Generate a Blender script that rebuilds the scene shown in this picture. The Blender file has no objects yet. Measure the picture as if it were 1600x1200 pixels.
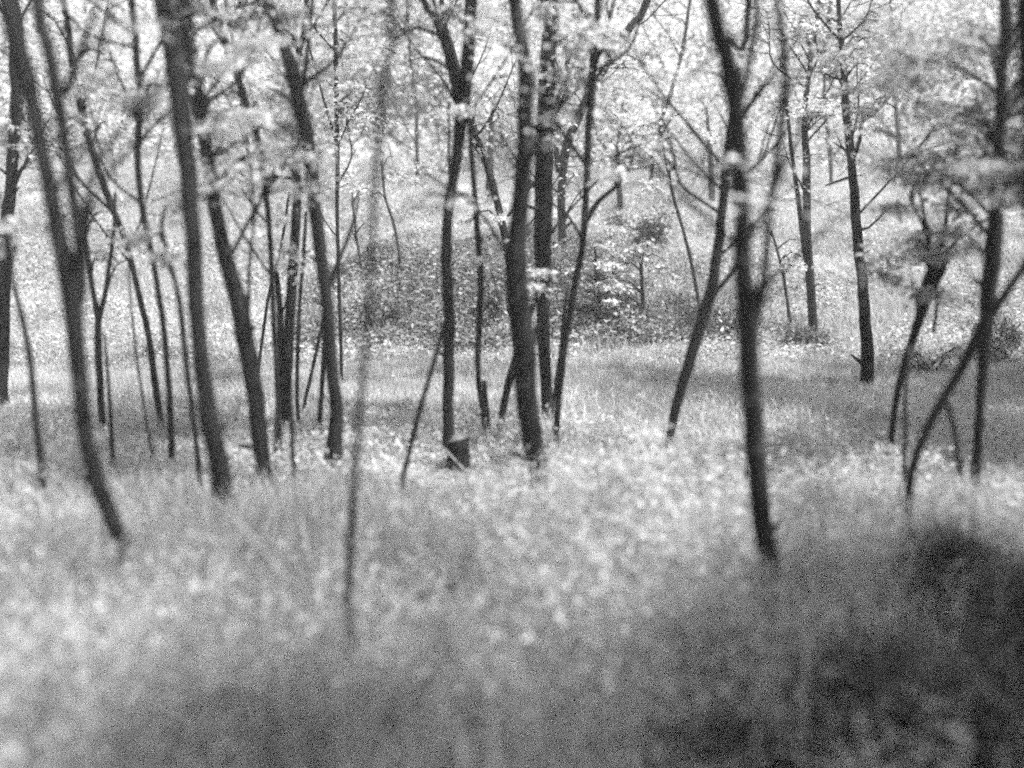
import bpy, math
import numpy as np
from mathutils import Vector

rng = np.random.default_rng(11)
sc = bpy.context.scene
col = sc.collection

# ------------------------------------------------------------------ camera, sky, sun, exposure
CAM_H = 1.6
HAZE = 0.013
LENS, SENSOR = 35.0, 36.0
F = 1600 * LENS / SENSOR                       # focal length in photograph pixels
TH = math.atan(330 / F)                        # downward pitch: the horizon lies at row 270
cam_data = bpy.data.cameras.new('camera')
cam = bpy.data.objects.new('camera', cam_data)
col.objects.link(cam)
cam.location = (0, 0, CAM_H)
cam.rotation_euler = (math.pi / 2 - TH, 0, 0)
cam_data.lens = LENS
cam_data.sensor_width = SENSOR
cam_data.clip_start = 0.05
cam_data.clip_end = 3000
cam_data.dof.use_dof = True
cam_data.dof.focus_distance = 8.4
cam_data.dof.aperture_fstop = 0.57
sc.camera = cam

SUN_AZ, SUN_EL = math.radians(105), math.radians(62)      # azimuth from +Y towards +X
sun_vec = Vector((math.sin(SUN_AZ) * math.cos(SUN_EL), math.cos(SUN_AZ) * math.cos(SUN_EL), math.sin(SUN_EL)))
world = bpy.data.worlds.new('World')
sc.world = world
world.use_nodes = True
wn = world.node_tree.nodes
wl = world.node_tree.links
sky = wn.new('ShaderNodeTexSky')
sky.sky_type = 'NISHITA'
sky.sun_disc = False
sky.sun_elevation = SUN_EL
sky.sun_rotation = SUN_AZ
bw = wn.new('ShaderNodeRGBToBW')               # the photograph is on monochrome film
wl.new(sky.outputs[0], bw.inputs[0])
wl.new(bw.outputs[0], wn['Background'].inputs[0])
wn['Background'].inputs[1].default_value = 0.06
sl = bpy.data.lights.new('sun', 'SUN')
sl.energy = 5.0
sl.angle = math.radians(0.53)
sl.color = (1, 1, 1)
sun = bpy.data.objects.new('sun', sl)
col.objects.link(sun)
sun.location = (20, 30, 50)
sun.rotation_euler = sun_vec.to_track_quat('Z', 'Y').to_euler()

sc.view_settings.view_transform = 'Standard'
sc.view_settings.look = 'None'
sc.view_settings.gamma = 1
sc.view_settings.use_curve_mapping = False
sc.view_settings.exposure = 2.1
sc.render.engine = 'CYCLES'
sc.cycles.use_denoising = False
sc.cycles.use_adaptive_sampling = True
sc.cycles.adaptive_threshold = 0.036
sc.cycles.adaptive_min_samples = 16
sc.cycles.max_bounces = 7
sc.cycles.diffuse_bounces = 5
sc.cycles.transmission_bounces = 5
sc.cycles.filter_width = 2.2

# ------------------------------------------------------------------ helpers
def ray(px, py):
    a, b = (px - 800) / F, (600 - py) / F
    return np.array([a, math.cos(TH) + math.sin(TH) * b, -math.sin(TH) + math.cos(TH) * b])

def at(px, py, Y):
    d = ray(px, py)
    return np.array([0, 0, CAM_H]) + d * (Y / d[1])

def smooth(e0, e1, v):
    t = np.clip((np.asarray(v, float) - e0) / (e1 - e0), 0, 1)
    return t * t * (3 - 2 * t)

def wob(x, y):
    return (0.5 * np.sin(1.3 * x + 0.7 * y + 1.0) + 0.3 * np.sin(2.9 * x - 1.7 * y) + 0.2 * np.sin(0.6 * x + 3.7 * y + 2))

def height(x, y):
    x = np.asarray(x, float); y = np.asarray(y, float)
    yy = y + 0.25 * np.sin(0.8 * x + 0.6) - 0.1 * np.clip(x, -6, 6)
    flat = 0.03 * wob(x, y)
    mound = 0.95 * smooth(8.5, 11.2, yy) + 0.08 * wob(1.7 * x, 1.7 * y) * smooth(8.6, 9.6, yy)
    gentle = 0.95 * smooth(8.0, 14.5, yy)
    w = smooth(-2.6, -1.2, x)
    base = flat + gentle * (1 - w) + mound * w
    rise = 0.17 * np.clip(yy - 11.0, 0, 5) + 0.46 * np.clip(yy - 16.0, 0, 60)
    side = 0.0 * x
    return base + rise + side

def hit(px, py, zoff=0.0):
    d = ray(px, py)
    t0 = 1.0
    for t in np.arange(1.0, 60, 0.02):
        p = np.array([0, 0, CAM_H]) + d * t
        if p[2] < height(p[0], p[1]) + zoff:
            return p
    return p

def vnoise(p, s, seed=0):
    """cheap smooth pseudo noise in -1..1 for arrays of points"""
    q = np.asarray(p) * s + seed * 7.31
    return (np.sin(q[:, 0] * 1.7 + 1.3 * np.sin(q[:, 1] * 1.1 + seed)) + np.sin(q[:, 1] * 1.9 + 1.7 * np.sin(q[:, 0] * 0.9 + 2 * seed))
            + np.sin(q[:, 0] * 2.3 - q[:, 1] * 2.7 + seed)) / 3

class MB:
    def __init__(self):
        self.v, self.f3, self.f4, self.t, self.n = [], [], [], [], 0
    def add(self, v, f, tone=None):
        v = np.asarray(v, np.float32).reshape(-1, 3)
        f = np.asarray(f, np.int64)
        (self.f3 if f.shape[1] == 3 else self.f4).append(f + self.n)
        self.v.append(v)
        self.t.append(np.full(len(v), 0.5, np.float32) if tone is None else np.asarray(tone, np.float32))
        self.n += len(v)
    def tube(self, pts, rad, k=8, cap=True, rough=0.0):
        pts = np.asarray(pts, float); rad = np.asarray(rad, float)
        m = len(pts)
        tan = np.gradient(pts, axis=0)
        tan /= np.linalg.norm(tan, axis=1, keepdims=True) + 1e-9
        ref = np.array([1.0, 0.13, 0.07]) if abs(tan[0][0]) < 0.8 else np.array([0.1, 1.0, 0.1])
        u = ref - tan * (tan @ ref)[:, None]
        u /= np.linalg.norm(u, axis=1, keepdims=True)
        w = np.cross(tan, u)
        a = np.linspace(0, 2 * np.pi, k, endpoint=False)
        rr = rad[:, None] * np.ones((1, k))
        if rough:
            ph = rng.uniform(0, 6.28, 4)
            h = np.arange(m)[:, None]
            rr = rr * (1 + rough * (np.sin(2 * a[None] + ph[0] + 0.35 * h) + 0.7 * np.sin(3 * a[None] + ph[1] - 0.23 * h)
                                    + 0.5 * np.sin(5 * a[None] + ph[2] + 0.9 * h)) + rough * 0.5 * rng.normal(size=rr.shape))
        V = pts[:, None] + rr[..., None] * (np.cos(a)[None, :, None] * u[:, None] + np.sin(a)[None, :, None] * w[:, None])
        i = np.arange(m - 1)[:, None] * k; j = np.arange(k)[None]
        q = np.stack([i + j, i + (j + 1) % k, i + k + (j + 1) % k, i + k + j], -1).reshape(-1, 4)
        self.add(V.reshape(-1, 3), q)
        if cap:
            base = self.n - m * k
            for ring, c in ((0, pts[0]), (m - 1, pts[-1])):
                self.v.append(np.asarray(c, np.float32).reshape(1, 3)); self.t.append(np.array([0.5], np.float32))
                ids = base + ring * k + np.arange(k)
                tri = np.stack([ids, np.roll(ids, -1), np.full(k, self.n)], -1)
                if ring == 0: tri = tri[:, ::-1]
                self.f3.append(tri); self.n += 1
    def leaves(self, c, d, nrm, L, W, tone):
        """folded pointed leaves: four corners, two triangles each"""
        c = np.asarray(c, float); n = len(c)
        if n == 0: return
        d = d / (np.linalg.norm(d, axis=1, keepdims=True) + 1e-9)
        s = np.cross(d, nrm); s /= np.linalg.norm(s, axis=1, keepdims=True) + 1e-9
        up = np.cross(s, d)
        L = np.broadcast_to(L, n)[:, None]; W = np.broadcast_to(W, n)[:, None]
        V = np.stack([c - d * L * .5, c + s * W * .5 + up * W * .18 - d * L * .06, c + d * L * .5 - up * L * .08, c - s * W * .5 + up * W * .18 - d * L * .06], 1)
        b = np.arange(n)[:, None] * 4
        f = np.concatenate([b + [[0, 1, 2]], b + [[0, 2, 3]]])
        self.add(V.reshape(-1, 3), f, np.repeat(tone, 4))
    def blades(self, c, lean, h, w, tone, short=False):
        """grass blades: a bent strip of three triangles each, or one triangle where the grass is short"""
        n = len(c)
        ang = rng.uniform(0, 2 * np.pi, n)
        s = np.stack([np.cos(ang), np.sin(ang), 0 * ang], -1)
        z = np.array([0, 0, 1.0])
        if short:
            V = np.stack([c - s * w[:, None] * .55, c + s * w[:, None] * .55, c + z * (h * .95)[:, None] + lean], 1)
            self.add(V.reshape(-1, 3), np.arange(n * 3).reshape(-1, 3), np.repeat(tone, 3))
            return
        m = c + z * (h * .55)[:, None] + lean * .3
        t = c + z * (h * .95)[:, None] + lean
        w = w[:, None]
        V = np.stack([c - s * w * .5, c + s * w * .5, m - s * w * .42, m + s * w * .42, t], 1)
        b = np.arange(n)[:, None] * 5
        f = np.concatenate([b + [[0, 1, 3]], b + [[0, 3, 2]], b + [[2, 3, 4]]])
        self.add(V.reshape(-1, 3), f, np.repeat(tone, 5))
    def build(self, name, mat, parent=None, smooth_shade=True):
        me = bpy.data.meshes.new(name)
        V = np.concatenate(self.v)
        loops, starts, pos = [], [], 0
        for fl, k in ((self.f3, 3), (self.f4, 4)):
            if fl:
                f = np.concatenate(fl)
                loops.append(f.ravel()); starts.append(pos + np.arange(len(f)) * k); pos += f.size
        loops = np.concatenate(loops).astype(np.int32); starts = np.concatenate(starts).astype(np.int32)
        me.vertices.add(len(V)); me.vertices.foreach_set('co', V.ravel())
        me.loops.add(len(loops)); me.loops.foreach_set('vertex_index', loops)
        me.polygons.add(len(starts)); me.polygons.foreach_set('loop_start', starts)
        me.update(calc_edges=True)
        at_ = me.attributes.new('tone', 'FLOAT', 'POINT')
        at_.data.foreach_set('value', np.concatenate(self.t))
        if smooth_shade:
            me.polygons.foreach_set('use_smooth', np.ones(len(starts), bool))
        me.materials.append(mat)
        o = bpy.data.objects.new(name, me)
        col.objects.link(o)
        if parent:
            o.parent = parent
            o.matrix_parent_inverse = parent.matrix_world.inverted() if False else o.matrix_parent_inverse
            me.transform(__import__('mathutils').Matrix.Translation(-parent.location))
        return o

def tag(o, label, cat, group=None):
    o['label'] = label; o['category'] = cat
    if group: o['group'] = group
    return o

def empty(name, loc):
    o = bpy.data.objects.new(name, None)
    o.empty_display_size = 0.1
    o.location = loc
    col.objects.link(o)
    return o

# ------------------------------------------------------------------ materials (monochrome infrared tones)
def nodes_of(name):
    m = bpy.data.materials.new(name); m.use_nodes = True
    nt = m.node_tree; nt.nodes.clear()
    return m, nt.nodes, nt.links, nt.nodes.new('ShaderNodeOutputMaterial')

def leaf_mat(name, lo, hi, trans=0.4, patch=0.0):
    m, N, L, out = nodes_of(name)
    a = N.new('ShaderNodeAttribute'); a.attribute_name = 'tone'
    mr = N.new('ShaderNodeMapRange'); mr.inputs[3].default_value = lo; mr.inputs[4].default_value = hi
    L.new(a.outputs['Fac'], mr.inputs[0])
    val = mr.outputs[0]
    if patch:
        g = N.new('ShaderNodeNewGeometry')
        nz = N.new('ShaderNodeTexNoise'); nz.inputs['Scale'].default_value = 2.2; nz.inputs['Detail'].default_value = 4
        L.new(g.outputs['Position'], nz.inputs['Vector'])
        r2 = N.new('ShaderNodeMapRange'); r2.inputs[1].default_value = 0.32; r2.inputs[2].default_value = 0.62
        r2.inputs[3].default_value = 1 - patch; r2.inputs[4].default_value = 1
        L.new(nz.outputs[0], r2.inputs[0])
        mu = N.new('ShaderNodeMath'); mu.operation = 'MULTIPLY'
        L.new(val, mu.inputs[0]); L.new(r2.outputs[0], mu.inputs[1]); val = mu.outputs[0]
    df = N.new('ShaderNodeBsdfDiffuse'); tr = N.new('ShaderNodeBsdfTranslucent')
    L.new(val, df.inputs[0]); L.new(val, tr.inputs[0])
    mx = N.new('ShaderNodeMixShader'); mx.inputs[0].default_value = trans
    L.new(df.outputs[0], mx.inputs[1]); L.new(tr.outputs[0], mx.inputs[2])
    gl = N.new('ShaderNodeBsdfGlossy'); gl.inputs['Roughness'].default_value = 0.45; gl.inputs[0].default_value = (.8, .8, .8, 1)
    m2 = N.new('ShaderNodeMixShader'); m2.inputs[0].default_value = 0.04
    L.new(mx.outputs[0], m2.inputs[1]); L.new(gl.outputs[0], m2.inputs[2])
    L.new(m2.outputs[0], out.inputs[0])
    return m

def bark_mat(name, lo, hi, bump=0.9):
    m, N, L, out = nodes_of(name)
    tc = N.new('ShaderNodeTexCoord'); mp = N.new('ShaderNodeMapping'); mp.inputs['Scale'].default_value = (26, 26, 4)
    L.new(tc.outputs['Object'], mp.inputs[0])
    nz = N.new('ShaderNodeTexNoise'); nz.inputs['Scale'].default_value = 1.0; nz.inputs['Detail'].default_value = 6; nz.inputs['Roughness'].default_value = .65
    L.new(mp.outputs[0], nz.inputs['Vector'])
    n2 = N.new('ShaderNodeTexNoise'); n2.inputs['Scale'].default_value = 3.5; n2.inputs['Detail'].default_value = 3
    L.new(tc.outputs['Object'], n2.inputs['Vector'])
    ad = N.new('ShaderNodeMath'); ad.operation = 'ADD'
    L.new(nz.outputs[0], ad.inputs[0]); L.new(n2.outputs[0], ad.inputs[1])
    mr = N.new('ShaderNodeMapRange'); mr.inputs[1].default_value = 0.65; mr.inputs[2].default_value = 1.35
    mr.inputs[3].default_value = lo; mr.inputs[4].default_value = hi
    L.new(ad.outputs[0], mr.inputs[0])
    n3 = N.new('ShaderNodeTexNoise'); n3.inputs['Scale'].default_value = 9; n3.inputs['Detail'].default_value = 5; n3.inputs['Roughness'].default_value = .7
    L.new(tc.outputs['Object'], n3.inputs['Vector'])
    lic = N.new('ShaderNodeMapRange'); lic.inputs[1].default_value = 0.60; lic.inputs[2].default_value = 0.72; lic.inputs[3].default_value = 0; lic.inputs[4].default_value = hi * 2.2
    L.new(n3.outputs[0], lic.inputs[0])
    sm = N.new('ShaderNodeMath'); sm.operation = 'ADD'
    L.new(mr.outputs[0], sm.inputs[0]); L.new(lic.outputs[0], sm.inputs[1])
    bs = N.new('ShaderNodeBsdfPrincipled'); bs.inputs['Roughness'].default_value = 0.9
    bs.inputs['Specular IOR Level'].default_value = 0.15
    L.new(sm.outputs[0], bs.inputs['Base Color'])
    bp = N.new('ShaderNodeBump'); bp.inputs['Strength'].default_value = bump; bp.inputs['Distance'].default_value = 0.012
    L.new(nz.outputs[0], bp.inputs['Height']); L.new(bp.outputs[0], bs.inputs['Normal'])
    L.new(bs.outputs[0], out.inputs[0])
    return m

def ground_mat():
    m, N, L, out = nodes_of('ground_soil')
    g = N.new('ShaderNodeNewGeometry')
    nz = N.new('ShaderNodeTexNoise'); nz.inputs['Scale'].default_value = 3.0; nz.inputs['Detail'].default_value = 8; nz.inputs['Roughness'].default_value = .7
    L.new(g.outputs['Position'], nz.inputs['Vector'])
    n2 = N.new('ShaderNodeTexNoise'); n2.inputs['Scale'].default_value = 38; n2.inputs['Detail'].default_value = 4
    L.new(g.outputs['Position'], n2.inputs['Vector'])
    ad = N.new('ShaderNodeMath'); ad.operation = 'ADD'
    L.new(nz.outputs[0], ad.inputs[0]); L.new(n2.outputs[0], ad.inputs[1])
    mr = N.new('ShaderNodeMapRange'); mr.inputs[1].default_value = 0.7; mr.inputs[2].default_value = 1.3
    mr.inputs[3].default_value = 0.07; mr.inputs[4].default_value = 0.28
    L.new(ad.outputs[0], mr.inputs[0])
    bs = N.new('ShaderNodeBsdfDiffuse'); L.new(mr.outputs[0], bs.inputs[0])
    bp = N.new('ShaderNodeBump'); bp.inputs['Strength'].default_value = 0.8; bp.inputs['Distance'].default_value = 0.03
    L.new(n2.outputs[0], bp.inputs['Height']); L.new(bp.outputs[0], bs.inputs['Normal'])
    L.new(bs.outputs[0], out.inputs[0])
    return m

M_BARK = bark_mat('bark_dark', 0.008, 0.030)
M_BARK2 = bark_mat('bark_grey', 0.02, 0.06)
M_DEAD = bark_mat('dead_wood_pale', 0.12, 0.32, 0.5)
M_LEAF = leaf_mat('leaf_infrared', 0.48, 0.72, 0.45)
M_LEAFB = leaf_mat('leaf_bright', 0.5, 0.7, 0.4)
M_LEAFM = leaf_mat('leaf_mid', 0.2, 0.46, 0.42)  # crowns near the right edge use it as painted shade
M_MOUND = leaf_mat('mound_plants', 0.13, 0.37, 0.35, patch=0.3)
M_LEAFD = leaf_mat('leaf_dull_and_shade', 0.05, 0.19, 0.35)  # near bushes use it to paint corner and bottom-edge shade
M_FAR = leaf_mat('leaf_hillside', 0.55, 0.78, 0.45)
M_GRASS = leaf_mat('grass_infrared', 0.45, 0.7, 0.42, patch=0.3)
M_WEED = leaf_mat('weed_leaf', 0.45, 0.68, 0.42, patch=0.3)
M_GROUND = ground_mat()

# ------------------------------------------------------------------ ground
def axis(lo, hi, fine0, fine1, step):
    a = np.arange(fine0, fine1 + 1e-6, step)
    l = fine0 - np.geomspace(step, fine0 - lo, 26)[::-1]
    r = fine1 + np.geomspace(step, hi - fine1, 26)
    return np.concatenate([l, a, r])
gx = axis(-500, 500, -16, 16, 0.2); gy = axis(-300, 600, 0, 34, 0.2)
X, Y = np.meshgrid(gx, gy)
mb = MB()
i, j = np.meshgrid(np.arange(len(gy) - 1), np.arange(len(gx) - 1), indexing='ij')
k = len(gx)
q = np.stack([i * k + j, i * k + j + 1, (i + 1) * k + j + 1, (i + 1) * k + j], -1).reshape(-1, 4)
mb.add(np.stack([X, Y, height(X, Y)], -1).reshape(-1, 3), q)
g = mb.build('ground', M_GROUND)
g['kind'] = 'structure'

# ------------------------------------------------------------------ foliage generator
def spray_leaves(leafmb, twigmb, P, R, n, size, flat=0.35, twigs=5, drop=0.15):
    """a spray of twigs round P carrying about n leaves"""
    for q in range(twigs):
        az = rng.uniform(0, 2 * np.pi); el = rng.normal(0.0, 0.35)
        d = np.array([math.cos(az) * math.cos(el), math.sin(az) * math.cos(el), math.sin(el)])
        L = R * rng.uniform(0.6, 1.15)
        t = np.linspace(0, 1, 4)[:, None]
        pts = P + d * L * t + np.array([0, 0, -drop * L]) * t ** 2
        if twigmb is not None:
            twigmb.tube(pts, np.linspace(0.004, 0.0015, 4) * (0.6 + R), 3, cap=False)
        m = max(2, int(n / twigs))
        tt = rng.uniform(0.1, 1.05, m)[:, None]
        c = P + d * L * tt + np.array([0, 0, -drop * L]) * tt ** 2
        off = rng.normal(size=(m, 3)) * np.array([1, 1, flat]) * (0.24 * R + 0.02)
        c = c + off
        dd = off + d * 0.02 + rng.normal(size=(m, 3)) * 0.02
        dd[:, 2] -= 0.02
        nn = np.array([0, 0, 1.0]) + rng.normal(size=(m, 3)) * 0.45
        S = size * rng.uniform(0.6, 1.25, m)
        leafmb.leaves(c, dd, nn, S, S * 0.58, rng.uniform(0, 1, m) ** 0.8)

def resample(pts, rad, step=0.09):
    pts = np.asarray(pts, float); rad = np.asarray(rad, float)
    P = np.vstack([2 * pts[0] - pts[1], pts, 2 * pts[-1] - pts[-2]])
    Rr = np.concatenate([[rad[0]], rad, [rad[-1]]])
    out, ro = [], []
    for a in range(1, len(P) - 2):
        n = max(2, int(np.linalg.norm(P[a + 1] - P[a]) / step))
        for t in np.arange(n) / n:
            b = 0.5 * ((2 * P[a]) + (-P[a - 1] + P[a + 1]) * t + (2 * P[a - 1] - 5 * P[a] + 4 * P[a + 1] - P[a + 2]) * t * t + (-P[a - 1] + 3 * P[a] - 3 * P[a + 1] + P[a + 2]) * t ** 3)
            out.append(b); ro.append(Rr[a] * (1 - t) + Rr[a + 1] * t)
    out.append(P[-2]); ro.append(Rr[-2])
    return np.array(out), np.array(ro)

def lift(stem, Y0, Y1):
    """photo-traced stem -> points in space leaning from depth Y0 to Y1, with true radii"""
    n = len(stem)
    ys = Y0 + (Y1 - Y0) * np.linspace(0, 1, n) ** 1.3
    pts = np.array([at(x, y, d) for (x, y, w), d in zip(stem, ys)])
    rad = np.array([w * 0.5 * d / F for (x, y, w), d in zip(stem, ys)])
    return pts, rad

def crown_on(leafmb, twigmb, top, tip, n_branch, spread, leaf_n, size):
    """limbs with leaf sprays along the unseen upper stem from top to tip"""
    ax = tip - top
    for b in range(n_branch):
        t = rng.uniform(0.0, 1.0)
        o = top + ax * t
        az = rng.uniform(0, 2 * np.pi)
        L = spread * rng.uniform(0.5, 1.1) * (1.05 - 0.45 * t)
        e = o + np.array([math.cos(az) * L, math.sin(az) * L, L * rng.uniform(0.1, 0.7)])
        mid = (o + e) / 2 + np.array([0, 0, 0.12 * L])
        P, R = resample([o, mid, e], [0.014, 0.009, 0.004], 0.15)
        twigmb.tube(P, R, 5, cap=False)
        for s in range(4):
            spray_leaves(leafmb, twigmb if s == 0 else None, o + (e - o) * rng.uniform(0.4, 1.05) + rng.normal(size=3) * 0.15, 0.42, leaf_n, size, twigs=4)

CROWN = 0.5
def side_branches(rt, twig, lf, P, R, bark, size, nb):
    """thin ascending side branches with twigs on the part of a stem that the picture shows"""
    zs = P[:, 2]
    ok = np.where((zs > 1.0) & (zs < CAM_H + 0.17 * P[:, 1] + .3))[0]
    if len(ok) < 4: return
    if R[ok].max() > .03:
        for b in range(rng.integers(2, 5)):          # dead stubs and knots
            i = rng.integers(3, ok[-1]); o = P[i]; az = rng.uniform(0, 6.28)
            d = np.array([math.cos(az), math.sin(az), rng.uniform(.2, .9)]); d /= np.linalg.norm(d)
            L = R[i] * rng.uniform(1.5, 3.2); r0 = R[i] * rng.uniform(.18, .4)
            m = MB(); m.tube([o + d * R[i] * .6, o + d * R[i] * 1.1, o + d * (R[i] + L * .5), o + d * (R[i] + L * .75)], [r0 * 1.7, r0 * 1.1, r0 * .8, r0 * .45], 7, rough=.08)
            m.build('branch_stub', bark, rt)
    for b in range(nb):
        i = rng.choice(ok); o = P[i]; Y = o[1]
        az = rng.choice([0, math.pi]) + rng.normal() * .7
        L = rng.uniform(.35, 1.0) * (.55 + .06 * Y)
        up = rng.uniform(.7, 1.6)
        d = np.array([math.cos(az), math.sin(az), up]); d /= np.linalg.norm(d)
        side = rng.normal(size=3) * .08 * L
        pts = [o, o + d * L * .35 + side, o + d * L * .7 + side * .3 + [0, 0, .06 * L], o + d * L + [0, 0, .16 * L]]
        r0 = min(R[i] * .5, .011)
        Q, S = resample(pts, [r0, r0 * .8, r0 * .55, r0 * .25], .08)
        m = MB(); m.tube(Q, S, 6, rough=.04); m.build('branch', bark, rt)
        for k in range(7):
            q = Q[rng.integers(len(Q) // 4, len(Q))]
            e = q + (d * [1.2, 1.2, .6] + rng.normal(size=3) * .55) * L * rng.uniform(.15, .4)
            A, B_ = resample([q, (q + e) / 2 + rng.normal(size=3) * .02, e], [r0 * .4, r0 * .3, r0 * .14], .1)
            twig.tube(A, B_, 4, cap=False)
            if rng.uniform() < (.08 if Y < 4.7 else .22):
                spray_leaves(lf, twig, e, .16 + .012 * Y, 26, size, twigs=3)


def tree(name, label, cat, stems, zoff=0.16, lean=0.0, ext=2.6, crown=10, spread=1.1, leaf_n=75, size=0.042, sprays=(), bark=None, leaf=None, depth=None, group=None, nb=7):
    bark = bark or M_BARK; leaf = leaf or M_LEAF
    x0, y0, w0 = stems[0][0]
    base = hit(x0, y0, zoff) if depth is None else at(x0, y0, depth)
    Y0 = base[1]
    gz = float(height(base[0], Y0))
    rt = empty(name, (base[0], Y0, gz))
    tag(rt, label, cat, group)
    crown = max(1, int(round(crown * (CROWN if Y0 < 5.2 else .22))))
    twig = MB(); lf = MB()
    lifted = []
    for si, st in enumerate(stems):
        own = st[0] if isinstance(st[0], str) else None
        if own: st = st[1:]
        pts, rad = lift(st, Y0 if si == 0 else Y0 + 0.0, Y0 + lean)
        if si == 0 or own == 'stem':
            d = pts[0] - pts[1]; d = d / np.linalg.norm(d)
            zb = float(height(pts[0][0], pts[0][1]))
            foot = pts[0] + np.array([d[0], d[1], 0]) * max(0, pts[0][2] - zb) * 0.3
            foot[2] = zb - 0.06
            pts = np.vstack([foot, pts]); rad = np.concatenate([[rad[0] * (1.7 if w0 > 18 else 1.15)], rad])
        if st[-1][1] <= 5 and ext > 0:
            d = pts[-1] - pts[-2]; d = d / np.linalg.norm(d)
            d = d * 0.6 + np.array([rng.normal() * .06, rng.normal() * .1, 0.5]); d /= np.linalg.norm(d)
            e = ext * (1.0 if si == 0 else 0.7)
            tip = pts[-1] + d * e
            crown_on(lf, twig, pts[-1] + d * (0.65 if Y0 < 4.6 else 0.2), tip, crown if si == 0 else max(2, crown // 3), spread, leaf_n, size)
            pts = np.vstack([pts, pts[-1] + d * e * .5 + rng.normal(size=3) * 0.05, tip])
            rad = np.concatenate([rad, [rad[-1] * .65, rad[-1] * .2]])
        P, R = resample(pts, rad)
        P[1:-1] += rng.normal(size=P[1:-1].shape) * (R[1:-1] * 0.06)[:, None]
        tb = MB(); tb.tube(P, R, 14 if R.max() > 0.04 else 9, rough=0.035)
        tb.build('trunk' if (si == 0 or own == 'stem') else 'branch', bark, rt)
        lifted.append((P, R))
        if st[-1][1] < 60:
            side_branches(rt, twig, lf, P, R, bark, size, nb if si == 0 else 2)
    allp = np.vstack([p for p, r in lifted])
    for spec in sprays:
        sx, sy, r, n = spec[:4]
        dy = spec[4] if len(spec) > 4 else rng.normal() * 0.25
        C = at(sx, sy, Y0 + lean * 0.5 + dy)
        Rm = r * Y0 / F
        cand = allp[allp[:, 2] < C[2] + 0.25 * Rm + 0.1]
        if len(cand) == 0: cand = allp
        o = cand[np.argmin(np.linalg.norm(cand - C, axis=1) + 0.4 * np.abs(cand[:, 2] - C[2] + 0.5 * np.linalg.norm(cand[:, :2] - C[:2], axis=1)))]
        mid = (o + C) / 2 + np.array([0, 0, 0.06])
        P, R = resample([o, mid, C], [0.010, 0.007, 0.004], 0.1)
        twig.tube(P, R, 5, cap=False)
        ns = max(1, int(n / 60))
        for s in range(ns):
            rr = rng.normal(size=3) * np.array([.5, .4, .4]) * Rm
            spray_leaves(lf, twig, C + rr * 1.5, Rm * 0.9, 1.3 * n / ns, size, twigs=7)
    if twig.n:
        o = twig.build('twigs', bark, rt); o['kind'] = 'stuff'
    if lf.n:
        o = lf.build('crown', leaf, rt, smooth_shade=False); o['kind'] = 'stuff'
    return rt

# ------------------------------------------------------------------ trees traced from the photograph: (column, row, width) in its pixels
def rs(x0, x1, y0, y1, k, r=45, n=120):
    return [(rng.uniform(x0, x1), rng.uniform(y0, y1), r * rng.uniform(.7, 1.3), n) for _ in range(k)]

def added_shade_tree(label, x, y, hgt, r, spread, n, leaf_n=55):
    """an unseen tree added beside the view: its crown shades the ground in the picture"""
    gz = float(height(x, y))
    rt = empty('woodland_tree', (x, y, gz)); tag(rt, label, 'tree')  # unseen tree added for its shade
    o = np.array([x, y, gz - .06])
    k = np.linspace(0, 1, 7)[:, None]
    pts = o + np.array([0, 0, hgt]) * k + np.concatenate([np.cumsum(rng.normal(size=(7, 2)) * .06, 0), np.zeros((7, 1))], 1) * (k > 0)
    P, R = resample(pts, np.linspace(r, r * .2, 7), .15)
    m = MB(); m.tube(P, R, 12, rough=.035); m.build('trunk', M_BARK, rt)
    tw = MB(); lf = MB()
    crown_on(lf, tw, pts[3], pts[6], n, spread, leaf_n, .085)
    tw.build('twigs', M_BARK, rt)['kind'] = 'stuff'
    lf.build('crown', M_LEAF, rt, smooth_shade=False)['kind'] = 'stuff'
tree('woodland_tree', 'thick dark trunk at the left leaning outward, dividing into two parallel stems', 'tree',
     [[(204, 872, 25), (188, 838, 25), (166, 790, 25), (144, 725, 25), (129, 650, 25), (120, 540, 29), (110, 450, 34), (92, 370, 27), (73, 270, 23), (55, 180, 23), (36, 100, 28), (15, 0, 30)],
      [(120, 480, 20), (128, 410, 20), (116, 320, 18), (103, 230, 18), (88, 140, 21), (72, 60, 21), (58, -6, 21)],
      [(100, 150, 12), (118, 100, 12), (135, 55, 9), (152, 10, 7)]],
     crown=10, nb=2)
tree('woodland_tree', 'dark trunk cut off by the left edge of the picture, upright behind weeds', 'tree',
     [[(-2, 620, 26), (2, 540, 24), (4, 460, 24), (8, 380, 20), (18, 280, 16), (25, 170, 18), (24, 80, 18), (20, 0, 18)]],
     zoff=.1, sprays=rs(0, 70, 150, 260, 3, 30, 70))
tree('sapling', 'slim curved sapling standing in weeds between the left edge and the leaning forked trunk', 'sapling',
     [[(69, 778, 15), (64, 720, 12), (57, 660, 11), (50, 590, 10), (42, 530, 9), (30, 480, 8), (18, 430, 7), (8, 370, 6), (0, 300, 5)]],
     ext=0, sprays=rs(5, 40, 330, 460, 3, 30, 60))
tree('sapling', 'thin trunk with a Y fork seen just beyond the leaning forked trunk', 'sapling',
     [[(160, 660, 11), (156, 590, 11), (153, 540, 12), (153, 500, 11), (146, 460, 8), (138, 400, 7), (128, 340, 6)],
      [(154, 500, 9), (164, 460, 8), (170, 420, 7), (178, 360, 6), (180, 300, 5)]],
     zoff=.1, ext=0, sprays=rs(110, 200, 330, 420, 4, 34, 90))
tree('sapling', 'pencil-thin faint stem near the foot of the Y forked sapling', 'sapling',
     [[(176, 712, 8), (173, 650, 6), (168, 580, 5), (163, 520, 4)]], ext=0, zoff=.1)
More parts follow.
